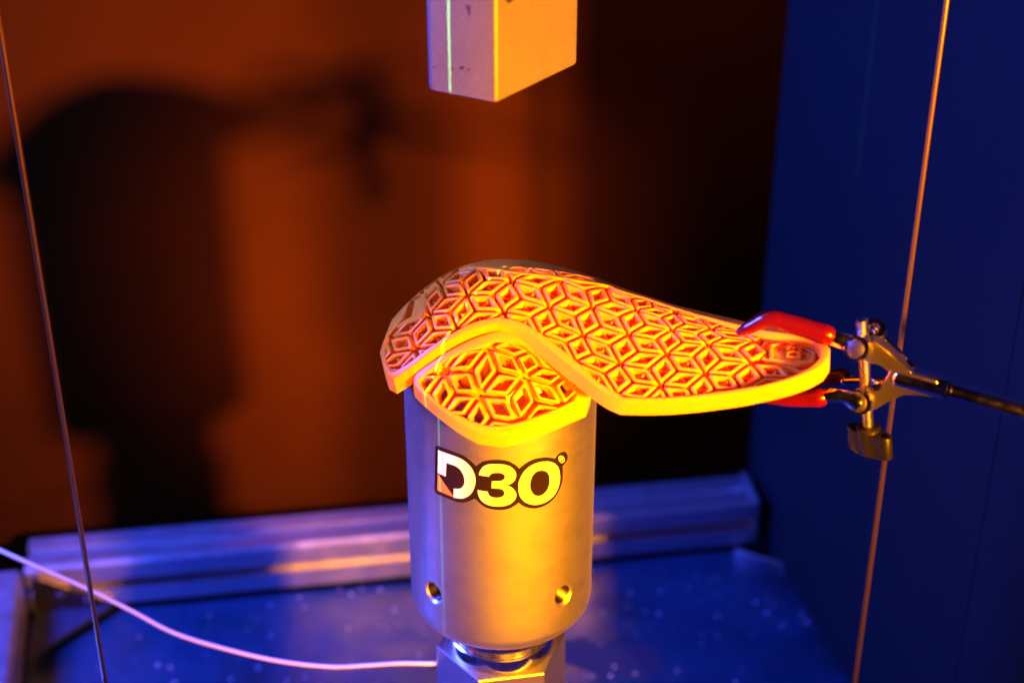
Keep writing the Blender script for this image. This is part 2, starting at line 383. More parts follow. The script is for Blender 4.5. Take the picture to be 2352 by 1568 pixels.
D1 = [(165,155,1),(330,215),(480,270),(600,340),(700,450),(755,600),(745,720),(690,840),(600,905),(520,922),(408,905,1),(412,762,1),(460,768),(520,760),(570,710),(582,640),(560,540),(500,450),(420,400),(294,357,1),(284,572,1),(158,512,1)]
decal('logo_letter', [smooth_poly(D1)], RC+.0002, M['white'], logo)
decal('logo_triangle', [np.array([(160,530),(402,885),(400,892),(152,787)], float)], RC+.0002, M['orange'], logo)
T3 = [(812,552,1),(830,480),(880,415),(960,380),(1090,375),(1230,388),(1330,430),(1390,500),(1398,570),(1370,640),(1310,690),(1236,710,1),(1310,735),(1370,785),(1403,860),(1380,940),(1310,1005),(1210,1040),(1110,1047),(980,1030),(870,975),(810,890),(788,788,1),(950,812,1),(965,860),(1010,895),(1090,910),(1160,900),(1205,868),(1215,830),(1190,785),(1130,765),(1010,757,1),(1016,645,1),(1130,645),(1190,630),(1222,590),(1210,545),(1160,518),(1090,512),(1020,522),(985,545),(976,574,1)]
decal('logo_letter', [smooth_poly(T3)], RC+.0002, M['white'], logo)
O_o = [(1435,740),(1450,640),(1500,530),(1590,430),(1720,360),(1860,334),(1980,350),(2060,420),(2092,540),(2085,680),(2030,830),(1930,940),(1800,1005),(1660,1020),(1530,970),(1455,870)]
O_i = [(1620,700),(1640,600),(1690,520),(1760,482),(1830,478),(1890,505),(1925,570),(1928,680),(1890,790),(1820,860),(1740,882),(1670,850),(1630,780)]
decal('logo_letter', [smooth_poly(O_o), smooth_poly(O_i)], RC+.0002, M['white'], logo)
el = lambda cx, cy, rx, ry, n=28, tilt=-.25: np.array([(cx+rx*math.cos(a)-tilt*ry*math.sin(a)*.6, cy+ry*math.sin(a)) for a in (2*math.pi*k/n for k in range(n))])
decal('logo_ring', [el(2119, 298, 47, 57), el(2119, 298, 36, 45)], RC+.0002, M['white'], logo)
Rl = [(2098,325),(2101,272),(2126,268),(2138,280),(2137,295),(2126,304),(2141,325),(2131,327),(2117,306),(2108,308),(2107,326)]
Ri = [(2109,298),(2110,281),(2124,278),(2129,287),(2122,296)]
decal('logo_registered', [np.array(Rl, float), np.array(Ri, float)], RC+.0002, M['white'], logo)

# ------------------------------------------------------------------ fitting under the anvil
fit = thing('load_cell_fitting', 'chrome collar on a hexagonal steel fitting below the anvil', 'fitting', (0, 0, 0))
pr = [(.024, .2677), (.0292, .2675), (.0300, .2667), (.0300, .2545), (.0285, .2525), (.0272, .252), (.0272, .2505), (.0296, .2497), (.0303, .249), (.0303, .2408), (.0297, .2402), (.02, .2400)]
autosmooth(bm_obj('collar', lathe(pr, (0, 0, 0), seg=96, cap=False), M['chrome'], fit), 28)
hexp = [Vector((.0376*math.cos(math.radians(a)), .0376*math.sin(math.radians(a)), .2399)) for a in (10, 70, 130, 190, 250, 310)]
bm = prism(hexp, (0, 0, -1), 0, .052, .0009, 2)
m = M['plate_metal'] = mat('machined_steel', (.5, .5, .52), .36, 1.0); bump(m, noise(m, 1, 4, (80, 80, 900)), .15, .0004)
bm_obj('hexagonal_nut', bm, M['plate_metal'], fit)
autosmooth(bm_obj('base', lathe([(.045, .1878), (.0455, .187), (.0455, .004), (.06, .0035), (.06, .0001)], (0, 0, 0), seg=96), M['plate_metal'], fit))

# signal cable running off to the left
cuv = [(-60, 1236), (0, 1263), (60, 1290), (190, 1347), (300, 1401), (400, 1453), (520, 1490), (640, 1517), (760, 1530), (850, 1526), (920, 1522), (1008, 1522)]
cp = []
for i, q in enumerate(cuv):
    t = i/(len(cuv)-1); y = .10*(1-t)**1.2 - .004
    cp.append(on_plane([q], (0, y, 0), (0, 1, 0))[0])
cp.append(cp[-1]+np.array([.012, .004, 0]))
cable = bm_obj('signal_cable', tube(cp, [.00135]*len(cp), 14, round_ends=False), M['cable'], smooth=True)
tag(cable, 'thin white cable sagging from the left edge to the hexagonal fitting', 'cable')

# guide wires
def vline(u, y, r, label):
    p = on_plane([(u, 784)], (0, y, 0), (0, 1, 0))[0]
    o = bm_obj('guide_wire', lathe([(r, 0), (r, 1.25)], (p[0], y, -.012 if u < 0 else .0001), seg=20), M['wire'], smooth=True)
    for pl in o.data.polygons:
        if len(pl.vertices) > 4: pl.use_smooth = False
    return tag(o, label, 'wire', 'steel guide wires of the drop rig')
vline(115.5, -.03, .0014, 'left guide wire, bright orange, rising past the dark shadow')
vline(2068.5, .035, .0015, 'right guide wire crossing behind the clamp in front of the blue panel')

# ------------------------------------------------------------------ drop hammer
zb = .5775
Nc = on_z([(1140, 238)], zb)[0]
Lc = on_z([(977, 206)], zb)[0]; Rr = on_z([(1331, 146)], zb)[0]
# square the plan about the near corner
dl = (Lc-Nc)[:2]; dr = (Rr-Nc)[:2]; al = math.atan2(dl[1], dl[0]); ar = math.atan2(dr[1], dr[0]); mid = (al+ar)/2
print('HAMMER angles', math.degrees(al), math.degrees(ar), np.linalg.norm(dl), np.linalg.norm(dr), Nc)
ul = np.array([math.cos(al), math.sin(al)]); ur = np.array([math.cos(ar), math.sin(ar)])
quad = [Nc[:2], Nc[:2]+dr, Nc[:2]+dr+dl, Nc[:2]+dl]
ham = thing('drop_hammer', 'heavy rectangular steel hammer hanging above the pad, lilac left face and orange right face', 'hammer', (float(Nc[0]), float(Nc[1]), zb))
bm = bmesh.new()
lo = [bm.verts.new((*q, zb)) for q in quad]; hi = [bm.verts.new((*q, zb+.32)) for q in quad]
bm.faces.new(lo); bm.faces.new(hi)
vert_e = []
for i in range(4):
    bm.faces.new((lo[i], lo[(i+1) % 4], hi[(i+1) % 4], hi[i]))
bmesh.ops.recalc_face_normals(bm, faces=bm.faces)
es = [e for e in bm.edges if abs(e.verts[0].co.z-e.verts[1].co.z) > .1]
far = [e for e in es if (e.verts[0].co.xy-Vector(quad[0])).length > 1e-4]
near = [e for e in es if e not in far]
bot = [e for e in bm.edges if e.verts[0].co.z < zb+.01 and e.verts[1].co.z < zb+.01]
bmesh.ops.bevel(bm, geom=near, offset=.0016, segments=4, profile=.5, affect='EDGES')
far = [e for e in bm.edges if abs(e.verts[0].co.z-e.verts[1].co.z) > .1 and (e.verts[0].co.xy-Vector(quad[0])).length > .01]
bmesh.ops.bevel(bm, geom=far, offset=.0042, segments=6, profile=.5, affect='EDGES')
bot = [e for e in bm.edges if e.verts[0].co.z < zb+.001 and e.verts[1].co.z < zb+.001]
bmesh.ops.bevel(bm, geom=bot, offset=.0016, segments=3, profile=.5, affect='EDGES')
hb = autosmooth(bm_obj('block', bm, M['hammer'], ham), 30)
# bolt hole near the top of the right face (its lower rim enters the frame)
hc = on_plane([(1172, -14)], Nc, (dr[1], -dr[0], 0))[0]
nn = Vector((float(dr[1]), float(-dr[0]), 0)).normalized()
cut = bm_obj('cutter', lathe([(.0040, -.02), (.0040, .002)], hc, nn, 32), M['hammer']); md = hb.modifiers.new('b', 'BOOLEAN'); md.operation = 'DIFFERENCE'; md.object = cut; md.solver = 'EXACT'
bpy.context.view_layer.update(); me = bpy.data.meshes.new_from_object(hb.evaluated_get(bpy.context.evaluated_depsgraph_get())); hb.modifiers.clear(); hb.data = me; bpy.data.objects.remove(cut)
me.materials.clear(); me.materials.append(M['hammer'])
# worn stamped marks on the left face
fn = Vector((float(-dl[1]), float(dl[0]), 0)).normalized(); fn = fn if fn.y < 0 else -fn
ch = lambda p: crop(p, 1000, 0, 4.704)
def mark(ptsl, seed):
    p = on_plane(ch(ptsl), Nc, tuple(fn)); rnd = random.Random(seed)
    return prism([Vector(q)+Vector((rnd.uniform(-1, 1), 0, rnd.uniform(-1, 1)))*.00015 for q in p], tuple(fn), -.0002, .00012)
M['mark'] = mat('worn_ink', (.03, .02, .04), .6)
for k, pl in enumerate([[(770,66),(828,66),(830,90),(822,186),(806,190),(802,150),(790,120),(782,92),(766,80)], [(712,782),(740,776),(756,790),(752,815),(735,822),(722,806),(708,826),(704,800)], [(786,820),(800,828),(820,806),(826,816),(806,836),(786,832)], [(396,786),(410,782),(418,800),(404,806)], [(444,764),(456,768),(454,780),(442,776)], [(616,796),(626,792),(626,830),(618,836)]]):
    bm_obj('stamped_mark', mark(pl, k), M['mark'], ham)

# ------------------------------------------------------------------ rubber protector pad
ZT = .475
def hermite(x, xs, ys):
    x = np.asarray(x, float); xs = np.array(xs, float); ys = np.array(ys, float); m_ = np.gradient(ys, xs)
    i = np.clip(np.searchsorted(xs, x)-1, 0, len(xs)-2); h = xs[i+1]-xs[i]; t = (x-xs[i])/h
    t2 = t*t; t3 = t2*t
    return (2*t3-3*t2+1)*ys[i]+(t3-2*t2+t)*h*m_[i]+(-2*t3+3*t2)*ys[i+1]+(t3-t2)*h*m_[i+1]
KX = [-110, -80, -50, -25, 0, 32, 65, 108, 145, 185]
KZ = [-134, -71, -27.8, -7, 0, -2, -7, -10, -6.5, -5.5]
KY = [0, 0, 0, 0, 0, -6, -21, -43, -62, -75]
KR = [45, 45, 45, 45, 45, 46, 47, 46, 45, 45]
def zmain(x, y):
    X = np.clip(x*1000, -109, 184); y = y - hermite(X, KX, KY)/1000; return ZT + hermite(X, KX, KZ)/1000 - y*y/(2*hermite(X, KX, KR)/1000)
def zflap(x, y): return ZT - .0035 - (x*x+y*y)/.086
T_ = np.linspace(.50, 1.05, 1500)
def hit(uv, zf):
    uv = np.atleast_2d(uv); out = np.zeros((len(uv), 3))
    for s in range(0, len(uv), 400):
        d = ray(uv[s:s+400]); P = CAMP + d[:, None, :]*T_[None, :, None]
        G = P[..., 2]-zf(P[..., 0], P[..., 1]); neg = G < 0; has = neg.any(1)
        i = np.where(has, neg.argmax(1), 1); i = np.maximum(i, 1); k = np.arange(len(d))
        g0, g1 = G[k, i-1], G[k, i]; t = T_[i-1]+(T_[i]-T_[i-1])*g0/(g0-g1+1e-12)
        j = np.where(has, 0, G.argmin(1)); p = CAMP+d*np.where(has, t, T_[j])[:, None]
        miss = ~has
        if miss.any(): p[miss, 2] = zf(p[miss, 0], p[miss, 1])
        out[s:s+400] = p
    return out
def nrm(P, zf):
    e = 5e-4; gx = (zf(P[:, 0]+e, P[:, 1])-zf(P[:, 0]-e, P[:, 1]))/(2*e); gy = (zf(P[:, 0], P[:, 1]+e)-zf(P[:, 0], P[:, 1]-e))/(2*e)
    n = np.stack([-gx, -gy, np.ones_like(gx)], 1); return n/np.linalg.norm(n, axis=1)[:, None]

pad = thing('protector_pad', 'translucent orange rubber armour pad with diamond lattice draped over the anvil dome', 'pad', (0, 0, ZT-.01))
def densify(P, k=3):
    P = np.asarray(P); n = len(P); out = []
    for i in range(n):
        p0, p1, p2, p3 = P[i-1], P[i], P[(i+1) % n], P[(i+2) % n]
        a1 = p1-p0; a2 = p2-p1; a3 = p3-p2
        c12 = (a1@a2)/(np.linalg.norm(a1)*np.linalg.norm(a2)+1e-9); c23 = (a2@a3)/(np.linalg.norm(a2)*np.linalg.norm(a3)+1e-9)
        q0 = p0 if c12 > .94 else p1*2-p2; q3 = p3 if c23 > .94 else p2*2-p1
        for j in range(k):
            t = j/k; out.append(.5*((2*p1)+(p2-q0)*t+(2*q0-5*p1+4*p2-q3)*t*t+(3*p1-q0-3*p2+q3)*t**3))
    return np.array(out)
def rim(name, outer, inner, zf, wall, under, lift, label=None, closed=True, k=3):
    if closed: o = densify(outer, k); i_ = densify(inner, k)
    else: o, i_ = np.array(outer), np.array(inner)
    n = len(o)
    Po = hit(o, zf); Pi = hit(i_, zf); No = nrm(Po, zf); Ni = nrm(Pi, zf)
    mid = (Po-Pi); mid /= np.linalg.norm(mid, axis=1)[:, None]+1e-9
    D = -.30*No+np.array([0, 0, -1.]); D /= np.linalg.norm(D, axis=1)[:, None]
    if wall < 0: D = -No; wall = -wall
    rings = [Pi-Ni*under, Pi-Ni*(under*.35)+Ni*0, Pi-Ni*.0006, Pi+mid*.0007+Ni*(lift-.0001), Pi+mid*.0015+Ni*lift,
             Po-mid*.0012+No*lift, Po-mid*.0003+No*(lift-.0003), Po+D*.0008+mid*.0001,
             Po+D*(wall-.0008)+mid*.0006, Po+D*wall-mid*.0002, Po+D*wall-mid*.0016, Po*.6+Pi*.4-No*under*1.0]
    m_ = len(rings); V = np.concatenate(rings); faces = []
    for r in range(m_):
        r2 = (r+1) % m_
        for k_ in range(n if closed else n-1):
            k2 = (k_+1) % n; faces.append((r*n+k_, r*n+k2, r2*n+k2, r2*n+k_))
    if not closed: faces += [tuple(r*n for r in range(m_)), tuple(r*n+n-1 for r in range(m_))]
    ob = mesh_obj(name, V, faces, M['pad'], pad)
    bm = bmesh.new(); bm.from_mesh(ob.data); bmesh.ops.recalc_face_normals(bm, faces=bm.faces); bm.to_mesh(ob.data); bm.free()
    autosmooth(ob, 26)
    if label: ob['label'] = label
    return (o+i_)/2, i_
A1 = [((195,942),(232,905)),((165,855),(200,840)),((148,775),(185,740)),((175,690),(215,650)),((215,590),(290,560)),((255,490),(325,512)),((285,412),(352,450)),((262,398),(372,398)),((302,335),(398,352)),
      ((345,275),(400,318)),((450,205),(470,245)),((560,165),(580,200)),((650,130),(670,165)),((760,105),(770,140)),((880,90),(890,150)),((1000,86),(1000,165)),((1100,86),(1090,180)),((1200,92),(1170,192)),
      ((1300,98),(1270,200)),((1420,112),(1400,215)),((1550,135),(1540,235)),((1700,170),(1700,262)),((1850,218),(1835,285))]
B1 = [((450,238),(440,268)),((550,272),(540,300)),((650,305),(640,328)),((760,342),(750,365)),((880,380),(870,405)),((1000,410),(990,440)),((1150,442),(1140,480)),((1300,478),(1290,520)),((1450,515),(1440,555)),
      ((1600,540),(1590,590)),((1750,570),(1740,610)),((1900,610),(1870,640)),((2010,650),(1960,680)),((2075,710),(2000,720)),((2070,775),(1995,790)),((2020,845),(1930,850)),((1940,890),(1850,900)),
      ((1800,945),(1700,955)),((1600,1000),(1560,990)),((1400,1040),(1400,1018)),((1200,1070),(1200,1045)),((1000,1095),(1000,1065)),((750,1112),(750,1080)),((470,1112),(490,1078))]
C1 = [((1830,1085),(1850,1035)),((1720,1010),(1750,975)),((1600,910),(1640,870)),((1480,815),(1530,775)),((1360,715),(1410,680)),((1240,630),(1290,595)),((1140,580),(1160,530)),((1020,562),(1020,508)),((900,590),(860,540)),
      ((760,640),(720,605)),((620,715),(580,690)),((500,800),(470,765)),((380,890),(350,855)),((250,972),(262,905))]
outer = np.concatenate([c1([p[0] for p in A1]), c2([p[0] for p in B1]), c1([p[0] for p in C1])])
inner = np.concatenate([c1([p[1] for p in A1]), c2([p[1] for p in B1]), c1([p[1] for p in C1])])
midm, inm = rim('rim', outer, inner, zmain, .0090, .0065, .0006)
# bar between the strap slot and the lattice
bar_o = c1([(300,555),(345,520),(400,497),(432,420),(445,350),(402,330)]); bar_i = c1([(270,592),(340,560),(462,522),(485,440),(492,330),(385,298)])
rim('strap_bar', bar_o, bar_i, zmain, -.0045, .005, .0003, closed=False)
FA = [((395,960),(440,985)),((395,1020),(450,1012)),((480,1100),(530,1095)),((600,1195),(640,1185)),((750,1300),(800,1265)),((880,1368),(940,1308)),((1080,1392),(1100,1300)),((1300,1320),(1300,1240)),((1500,1240),(1450,1180)),
      ((1680,1165),(1570,1125)),((1712,1085),(1600,1075)),((1610,985),(1530,985)),((1460,850),(1400,880)),((1310,725),(1300,790)),((1160,630),(1190,710)),((1020,608),(1000,690)),((860,660),(900,735)),((700,735),(730,790)),((560,820),(600,860)),((430,905),(500,930))]
fo = c1([p[0] for p in FA]); fi = c1([p[1] for p in FA])
midf, inf_ = rim('flap_rim', fo, fi, zflap, .0076, .0055, .0006)

# diamond lattice: stars of six diamonds; nodes (i,j) measured on the photo
class TPS:
    def __init__(s, X, Y, lam=.0):
        s.X = np.array(X, float); n = len(s.X); K = s.U(s.X, s.X)+lam*np.eye(n); Pm = np.hstack([np.ones((n, 1)), s.X])
        A_ = np.zeros((n+3, n+3)); A_[:n, :n] = K; A_[:n, n:] = Pm; A_[n:, :n] = Pm.T
        s.w = np.linalg.solve(A_, np.vstack([np.array(Y, float), np.zeros((3, 2))]))
    def U(s, A_, B_):
        r2 = ((A_[:, None]-B_[None])**2).sum(-1); return r2*np.log(r2+1e-12)*.5
    def __call__(s, Q):
        Q = np.atleast_2d(np.asarray(Q, float)); return s.U(Q, s.X)@s.w[:-3]+np.hstack([np.ones((len(Q), 1)), Q])@s.w[-3:]
nodes1 = {(0,0):(505,490),(1,0):(712,595),(0,1):(790,343),(1,1):(1060,465),(0,2):(1120,238),(-1,1):(590,270),(1,-1):(403,745),(0,-1):(205,665),(1,2):(1400,430),(2,1):(1335,630),(0,3):(1480,230),(1,3):(1717,428),(2,2):(1648,640),(3,1):(1595,830),(3,2):(1920,850),(0,4):(1812,285)}
nodes2 = {(1,4):(590,405),(2,3):(525,595),(3,3):(818,745),(2,4):(862,560),(1,5):(885,430),(2,5):(1165,545),(3,4):(1140,668),(3,5):(1500,612),(4,3):(1112,893),(4,2):(770,990),(4,1):(440,1060),(4,4):(1460,790),(5,3):(1400,1020),(5,4):(1790,905),(0,5):(690,322)}
ks = list(nodes1)+list(nodes2); uvn = np.concatenate([c1(list(nodes1.values())), c2(list(nodes2.values()))])
E1, E2 = np.array([1, 0.]), np.array([.5, .8660254])
hexc = lambda ij: np.array([E1*i+E2*j for i, j in ij])
tps_m = TPS(hexc(ks), uvn, .02)
nf = {(0,0):(885,1085),(-1,0):(620,920),(0,1):(1225,950),(-1,1):(955,735),(1,0):(1185,1290),(0,-1):(585,1235),(1,-1):(850,1400),(1,1):(1520,1170),(-1,2):(1270,760),(0,2):(1540,930)}
tps_f = TPS(hexc(list(nf)), c1(list(nf.values())), .02)

def inside(P, poly):
    x, y = P[:, 0], P[:, 1]; c = np.zeros(len(P), bool); n = len(poly)
    for i in range(n):
        x1, y1 = poly[i]; x2, y2 = poly[(i+1) % n]
        cond = ((y1 > y) != (y2 > y)) & (x < (x2-x1)*(y-y1)/(y2-y1+1e-12)+x1); c ^= cond
    return c
def snap(P, poly):
    P = P.copy(); out = ~inside(P, poly)
    if out.any():
        a = poly; b = np.roll(poly, -1, 0); ab_ = b-a; q = P[out]
        t = np.clip(((q[:, None]-a[None])*ab_[None]).sum(-1)/((ab_**2).sum(-1)+1e-12), 0, 1); pr_ = a[None]+ab_[None]*t[..., None]
        d = ((pr_-q[:, None])**2).sum(-1); P[out] = pr_[np.arange(len(q)), d.argmin(1)]
    return P, out
def area(P): x, y = P[:, 0], P[:, 1]; return .5*abs((x*np.roll(y, -1)-y*np.roll(x, -1)).sum())
def sink(P): t = np.clip((P[:, :1]-.085)/.06, 0, 1); return -.0042*t*t*(3-2*t)
# rhombus outline in local units, corners cut: list of (a,b) with |a|+|b|=1
RH = []
for (a0, b0), (a1, b1) in (((1, 0), (0, 1)), ((0, 1), (-1, 0)), ((-1, 0), (0, -1)), ((0, -1), (1, 0))):
    for t in (.07, .36, .64, .93): RH.append((a0*(1-t)+a1*t, b0*(1-t)+b1*t))
RH = np.array(RH); NR = len(RH)
def lattice(rng_i, rng_j, tps, clip, zf, web_d, ridge, cell_name, gap=.94, hole=.40, depth=.0052, skip=()):
    edges = []
    for i in rng_i:
        for j in rng_j:
            for di, dj in ((1, 0), (0, 1), (1, -1)): edges.append(((i, j), (i+di, j+dj)))
    webV, webF = [], []
    for (a, b) in edges:
        A_, B_ = hexc([a])[0], hexc([b])[0]; c = (A_+B_)/2; da = (B_-A_)/2; db = np.array([-da[1], da[0]])/math.sqrt(3)
        full = tps(c+RH[:, :1]*da+RH[:, 1:]*db)
        ins = inside(full, clip)
        if not ins.any() and not inside(tps([c]), clip)[0]: continue
        f0, _ = snap(full, clip); ratio = area(f0)/max(area(full), 1e-6)
        if ratio < .07: continue
        # web ring (floor of the channels)
        wb = RH*np.array([1.0, 1.0]); wb = np.where(np.abs(RH[:, 1:]) > .6, wb*np.array([1, .88]), wb)
        base = len(webV)
        for sc_, h in ((1.0, -web_d), (hole*.92, -web_d), (hole*.92, -web_d-.0022), (1.0, -web_d-.0022)):
            q, _ = snap(tps(c+wb[:, :1]*da*sc_+wb[:, 1:]*db*sc_), clip); P = hit(q, zf); webV += list(P+nrm(P, zf)*(h+sink(P)))
        for r in range(4):
            for k in range(NR): webF.append((base+r*NR+k, base+r*NR+(k+1) % NR, base+((r+1) % 4)*NR+(k+1) % NR, base+((r+1) % 4)*NR+k))
        if (a, b) in skip or ratio < .16: continue
        prof_ = ([(.985, -depth), (.895, -.0022), (.855, -.0008), (.80, -.00015), (.73, 0), (.63, 0), (.56, -.00015), (.51, -.0008), (.45, -.0022), (.27, -depth)] if ridge else
                 [(gap+.03, -depth), (gap, -.0012), (gap-.03, -.0003), (gap-.08, 0), (hole+.07, 0), (hole+.03, -.0003), (hole, -.0012), (hole-.04, -depth)])
        V = []; F_ = []
        for sc_, h in prof_:
            q, _ = snap(tps(c+RH[:, :1]*da*sc_+RH[:, 1:]*db*sc_), clip); P = hit(q, zf); V += list(P+nrm(P, zf)*(h+sink(P)))
        m_ = len(prof_)
        for r in range(m_):
            for k in range(NR): F_.append((r*NR+k, r*NR+(k+1) % NR, ((r+1) % m_)*NR+(k+1) % NR, ((r+1) % m_)*NR+k))
        if ridge and ratio > .6:
            b0 = len(V); s = hole-.02
            pts_ = [(0, s*.95, -.0016), (-.24, s*.70, -.0046), (.24, s*.70, -.0046), (0, -s*.95, -.0016), (-.24, -s*.70, -.0046), (.24, -s*.70, -.0046), (.06, 0, -.0022)]
            q = tps(np.array([c+x*da+y*db for x, y, h in pts_])); P = hit(q, zf); V += list(P+nrm(P, zf)*(np.array([[h] for x, y, h in pts_])+sink(P)))
            F_ += [(b0, b0+1, b0+6), (b0, b0+6, b0+2), (b0+3, b0+6, b0+4), (b0+3, b0+5, b0+6), (b0+1, b0+4, b0+6), (b0+2, b0+6, b0+5)]
        ob = mesh_obj(cell_name, V, F_, M['pad'], pad)
        bm = bmesh.new(); bm.from_mesh(ob.data); bmesh.ops.recalc_face_normals(bm, faces=bm.faces)
        for e in bm.edges:
            if len(e.link_faces) == 2 and e.calc_face_angle(0) > math.radians(50): e.smooth = False
        bm.to_mesh(ob.data); bm.free()
    return webV, webF
slotclip = c1([(270,592),(340,560),(462,522),(485,440),(492,330),(385,298)])
clipm = midm.copy()
# keep the lattice clear of the slot: replace the left stretch of the clip outline by the bar's inner line
k3 = 3
clipm = np.concatenate([midm[:4*k3], slotclip, midm[10*k3:]])
webV, webF = lattice(range(-2, 8), range(-3, 9), tps_m, clipm, zmain, .0054, True, 'diamond_cell', depth=.0060, skip={((4,5),(4,6)), ((4,5),(5,4)), ((4,4),(4,5)), ((3,6),(4,5)), ((3,5),(4,5)), ((3,5),(3,6)), ((4,5),(5,5)), ((5,5),(5,6)), ((5,4),(5,5)), ((4,6),(5,5)), ((3,6),(4,6)), ((3,6),(3,7)), ((4,6),(5,6))})
mesh_obj('web', webV, webF, M['pad'], pad, smooth=False)
webV, webF = lattice(range(-4, 5), range(-4, 5), tps_f, midf, zflap, .0036, False, 'flap_diamond', gap=.80, hole=.52, depth=.0044)
mesh_obj('flap_web', webV, webF, M['pad'], pad, smooth=False)

# logo plate on the right end of the pad with raised letters
def slab(uvs, h0, h1, name, zf=zmain, inset=.0012, mat_=M['pad']):
    P = hit(uvs, zf); N = nrm(P, zf); P = P+N*sink(P); c_ = P.mean(0); d = (c_-P); d /= np.linalg.norm(d, axis=1)[:, None]; n = len(P)
    V = np.concatenate([P+N*h0, P+N*(h1-.0006), P+d*.0007+N*h1, P+d*(.0007+inset)+N*h1, P+d*(.0012+inset)+N*(h1-.0007)]); V = np.vstack([V, c_[None]+N.mean(0)*(h1-.0007)])
    F_ = [(r*n+k, r*n+(k+1) % n, (r+1)*n+(k+1) % n, (r+1)*n+k) for r in range(4) for k in range(n)]+[(4*n+k, 4*n+(k+1) % n, 5*n) for k in range(n)]
    ob = mesh_obj(name, V, F_, mat_, pad); bm = bmesh.new(); bm.from_mesh(ob.data); bmesh.ops.recalc_face_normals(bm, faces=bm.faces); bm.to_mesh(ob.data); bm.free(); return autosmooth(ob, 25)
slab(densify(c2([(1530,640),(1540,745),(1700,790),(1850,850),(1960,810),(2010,720),(1960,660),(1850,620),(1700,590),(1590,570)]), 2), -.006, -.0010, 'end_plate')
slab(densify(c2([(1600,640),(1602,758),(1800,808),(1950,772),(1978,690),(1900,640),(1740,600)]), 2), -.003, .0006, 'logo_plate', inset=.0008)
fc = bpy.data.curves.new('t', 'FONT'); fc.body = 'D3O'; fc.size = 1; fo_ = bpy.data.objects.new('t', fc); COL.objects.link(fo_)
bpy.context.view_layer.update(); tm = bpy.data.meshes.new_from_object(fo_.evaluated_get(bpy.context.evaluated_depsgraph_get())); bpy.data.objects.remove(fo_)
bm = bmesh.new(); bm.from_mesh(tm); bpy.data.meshes.remove(tm)
xs = [v.co.x for v in bm.verts]; ys = [v.co.y for v in bm.verts]; x0, x1, y0, y1 = min(xs), max(xs), min(ys), max(ys)
o_, ex, ey = np.array([1848., 744]), np.array([8., -168]), np.array([-112., -4])   # text origin, reading direction, letter-up direction
co = np.array([[(v.co.x-x0)/(x1-x0), (v.co.y-y0)/(y1-y0)] for v in bm.verts]); uvt = c2(o_+co[:, :1]*ex+co[:, 1:]*ey)
Pt = hit(uvt, zmain); Nt = nrm(Pt, zmain); Pt = Pt+Nt*sink(Pt)
bmesh.ops.triangulate(bm, faces=bm.faces[:])
e = bmesh.ops.extrude_face_region(bm, geom=bm.faces[:]); bm.verts.index_update()
nv = [g for g in e['geom'] if isinstance(g, bmesh.types.BMVert)]; nb = len(Pt)
old = [v for v in bm.verts if v not in set(nv)]
lut = {}
key = lambda v: (round(v.co.x, 6), round(v.co.y, 6))
for v in bm.verts: lut.setdefault(key(v), None)
cc = {(round(float(a*(x1-x0)+x0), 4), round(float(b*(y1-y0)+y0), 4)): i for i, (a, b) in enumerate(co)}
nvs = set(nv)
for v in list(bm.verts):
    i = cc.get((round(v.co.x, 4), round(v.co.y, 4)))
    if i is None: i = int(np.argmin((co[:, 0]*(x1-x0)+x0-v.co.x)**2+(co[:, 1]*(y1-y0)+y0-v.co.y)**2))
    v.co = Vector(Pt[i]+Nt[i]*(.0011 if v in nvs else -.0012))
bm_obj('raised_letters', bm, M['pad'], pad)

# ------------------------------------------------------------------ clamp
CN = np.array([-math.sin(math.radians(20)), -math.cos(math.radians(20)), 0]); CP = np.array([.167, -.074, .43])
def K(pts, off=0): return [Vector(p) for p in on_plane(c3(pts), CP+CN*off, CN)]
KP = .0000680                    # metres per pixel of that enlargement
clamp = thing('support_clamp', 'chrome three finger laboratory clamp with red tipped jaws gripping the right end of the pad', 'clamp', tuple(K([(1130, 690)])[0]))
def tb(name, pts, rad, mat_, off=0, squash=None, ends=True, seg=28):
    P = K(pts, off) if not isinstance(off, (list, tuple)) else [K([p], o)[0] for p, o in zip(pts, off)]
    return autosmooth(bm_obj(name, tube(P, [r*KP for r in rad], seg, squash, ends), mat_, clamp), 50)
tb('jaw_sleeve', [(212,268),(300,226),(425,168),(540,190),(700,240),(855,290)], [30,47,58,62,70,78], M['vinyl'], 0, [1.1,1.1,1.1,1,.9,.85])
tb('jaw_arm', [(800,280),(900,310),(1010,350),(1090,395)], [55,56,62,80], M['chrome'], 0, [.7,.7,.75,.8])
tb('jaw_sleeve', [(420,770),(600,772),(700,768),(806,760)], [40,58,66,74], M['vinyl'], .002, [1,1,.9,.9])
tb('jaw_arm', [(790,760),(900,745),(1000,755),(1100,800)], [52,60,58,80], M['chrome'], .002, [.7,.75,.75,.8])
tb('jaw_sleeve', [(700,640),(850,620),(985,600)], [45,52,58], M['vinyl'], -.022, [1,1,1]) 
tb('jaw_arm', [(960,604),(1060,630),(1180,650),(1290,665)], [44,38,36,44], M['chrome'], -.022, [.8,.7,.7,.8])
def on_c(p, off=0): return K([p], off)[0]
# hubs with bolts
AXB = Vector((-.46, -.80, .30)).normalized()
for p, r in (((1092, 392), 88), ((1112, 798), 88)):
    h = on_c(p, .003); R_ = r*KP
    autosmooth(bm_obj('hub', lathe([(R_*.8, -.011), (R_, -.0100), (R_, .0008), (R_*.94, .0014), (R_*.80, .0015), (R_*.74, .0008), (R_*.74, -.001)], h, AXB, 40), M['chrome'], clamp), 25)
    b = bm_obj('bolt', lathe([(R_*.66, -.001), (R_*.66, .0016), (R_*.60, .0022), (R_*.4, .0025), (R_*.2, .00265), (.0002, .0027)], h, AXB, 40), M['bolt'], clamp); autosmooth(b, 25)
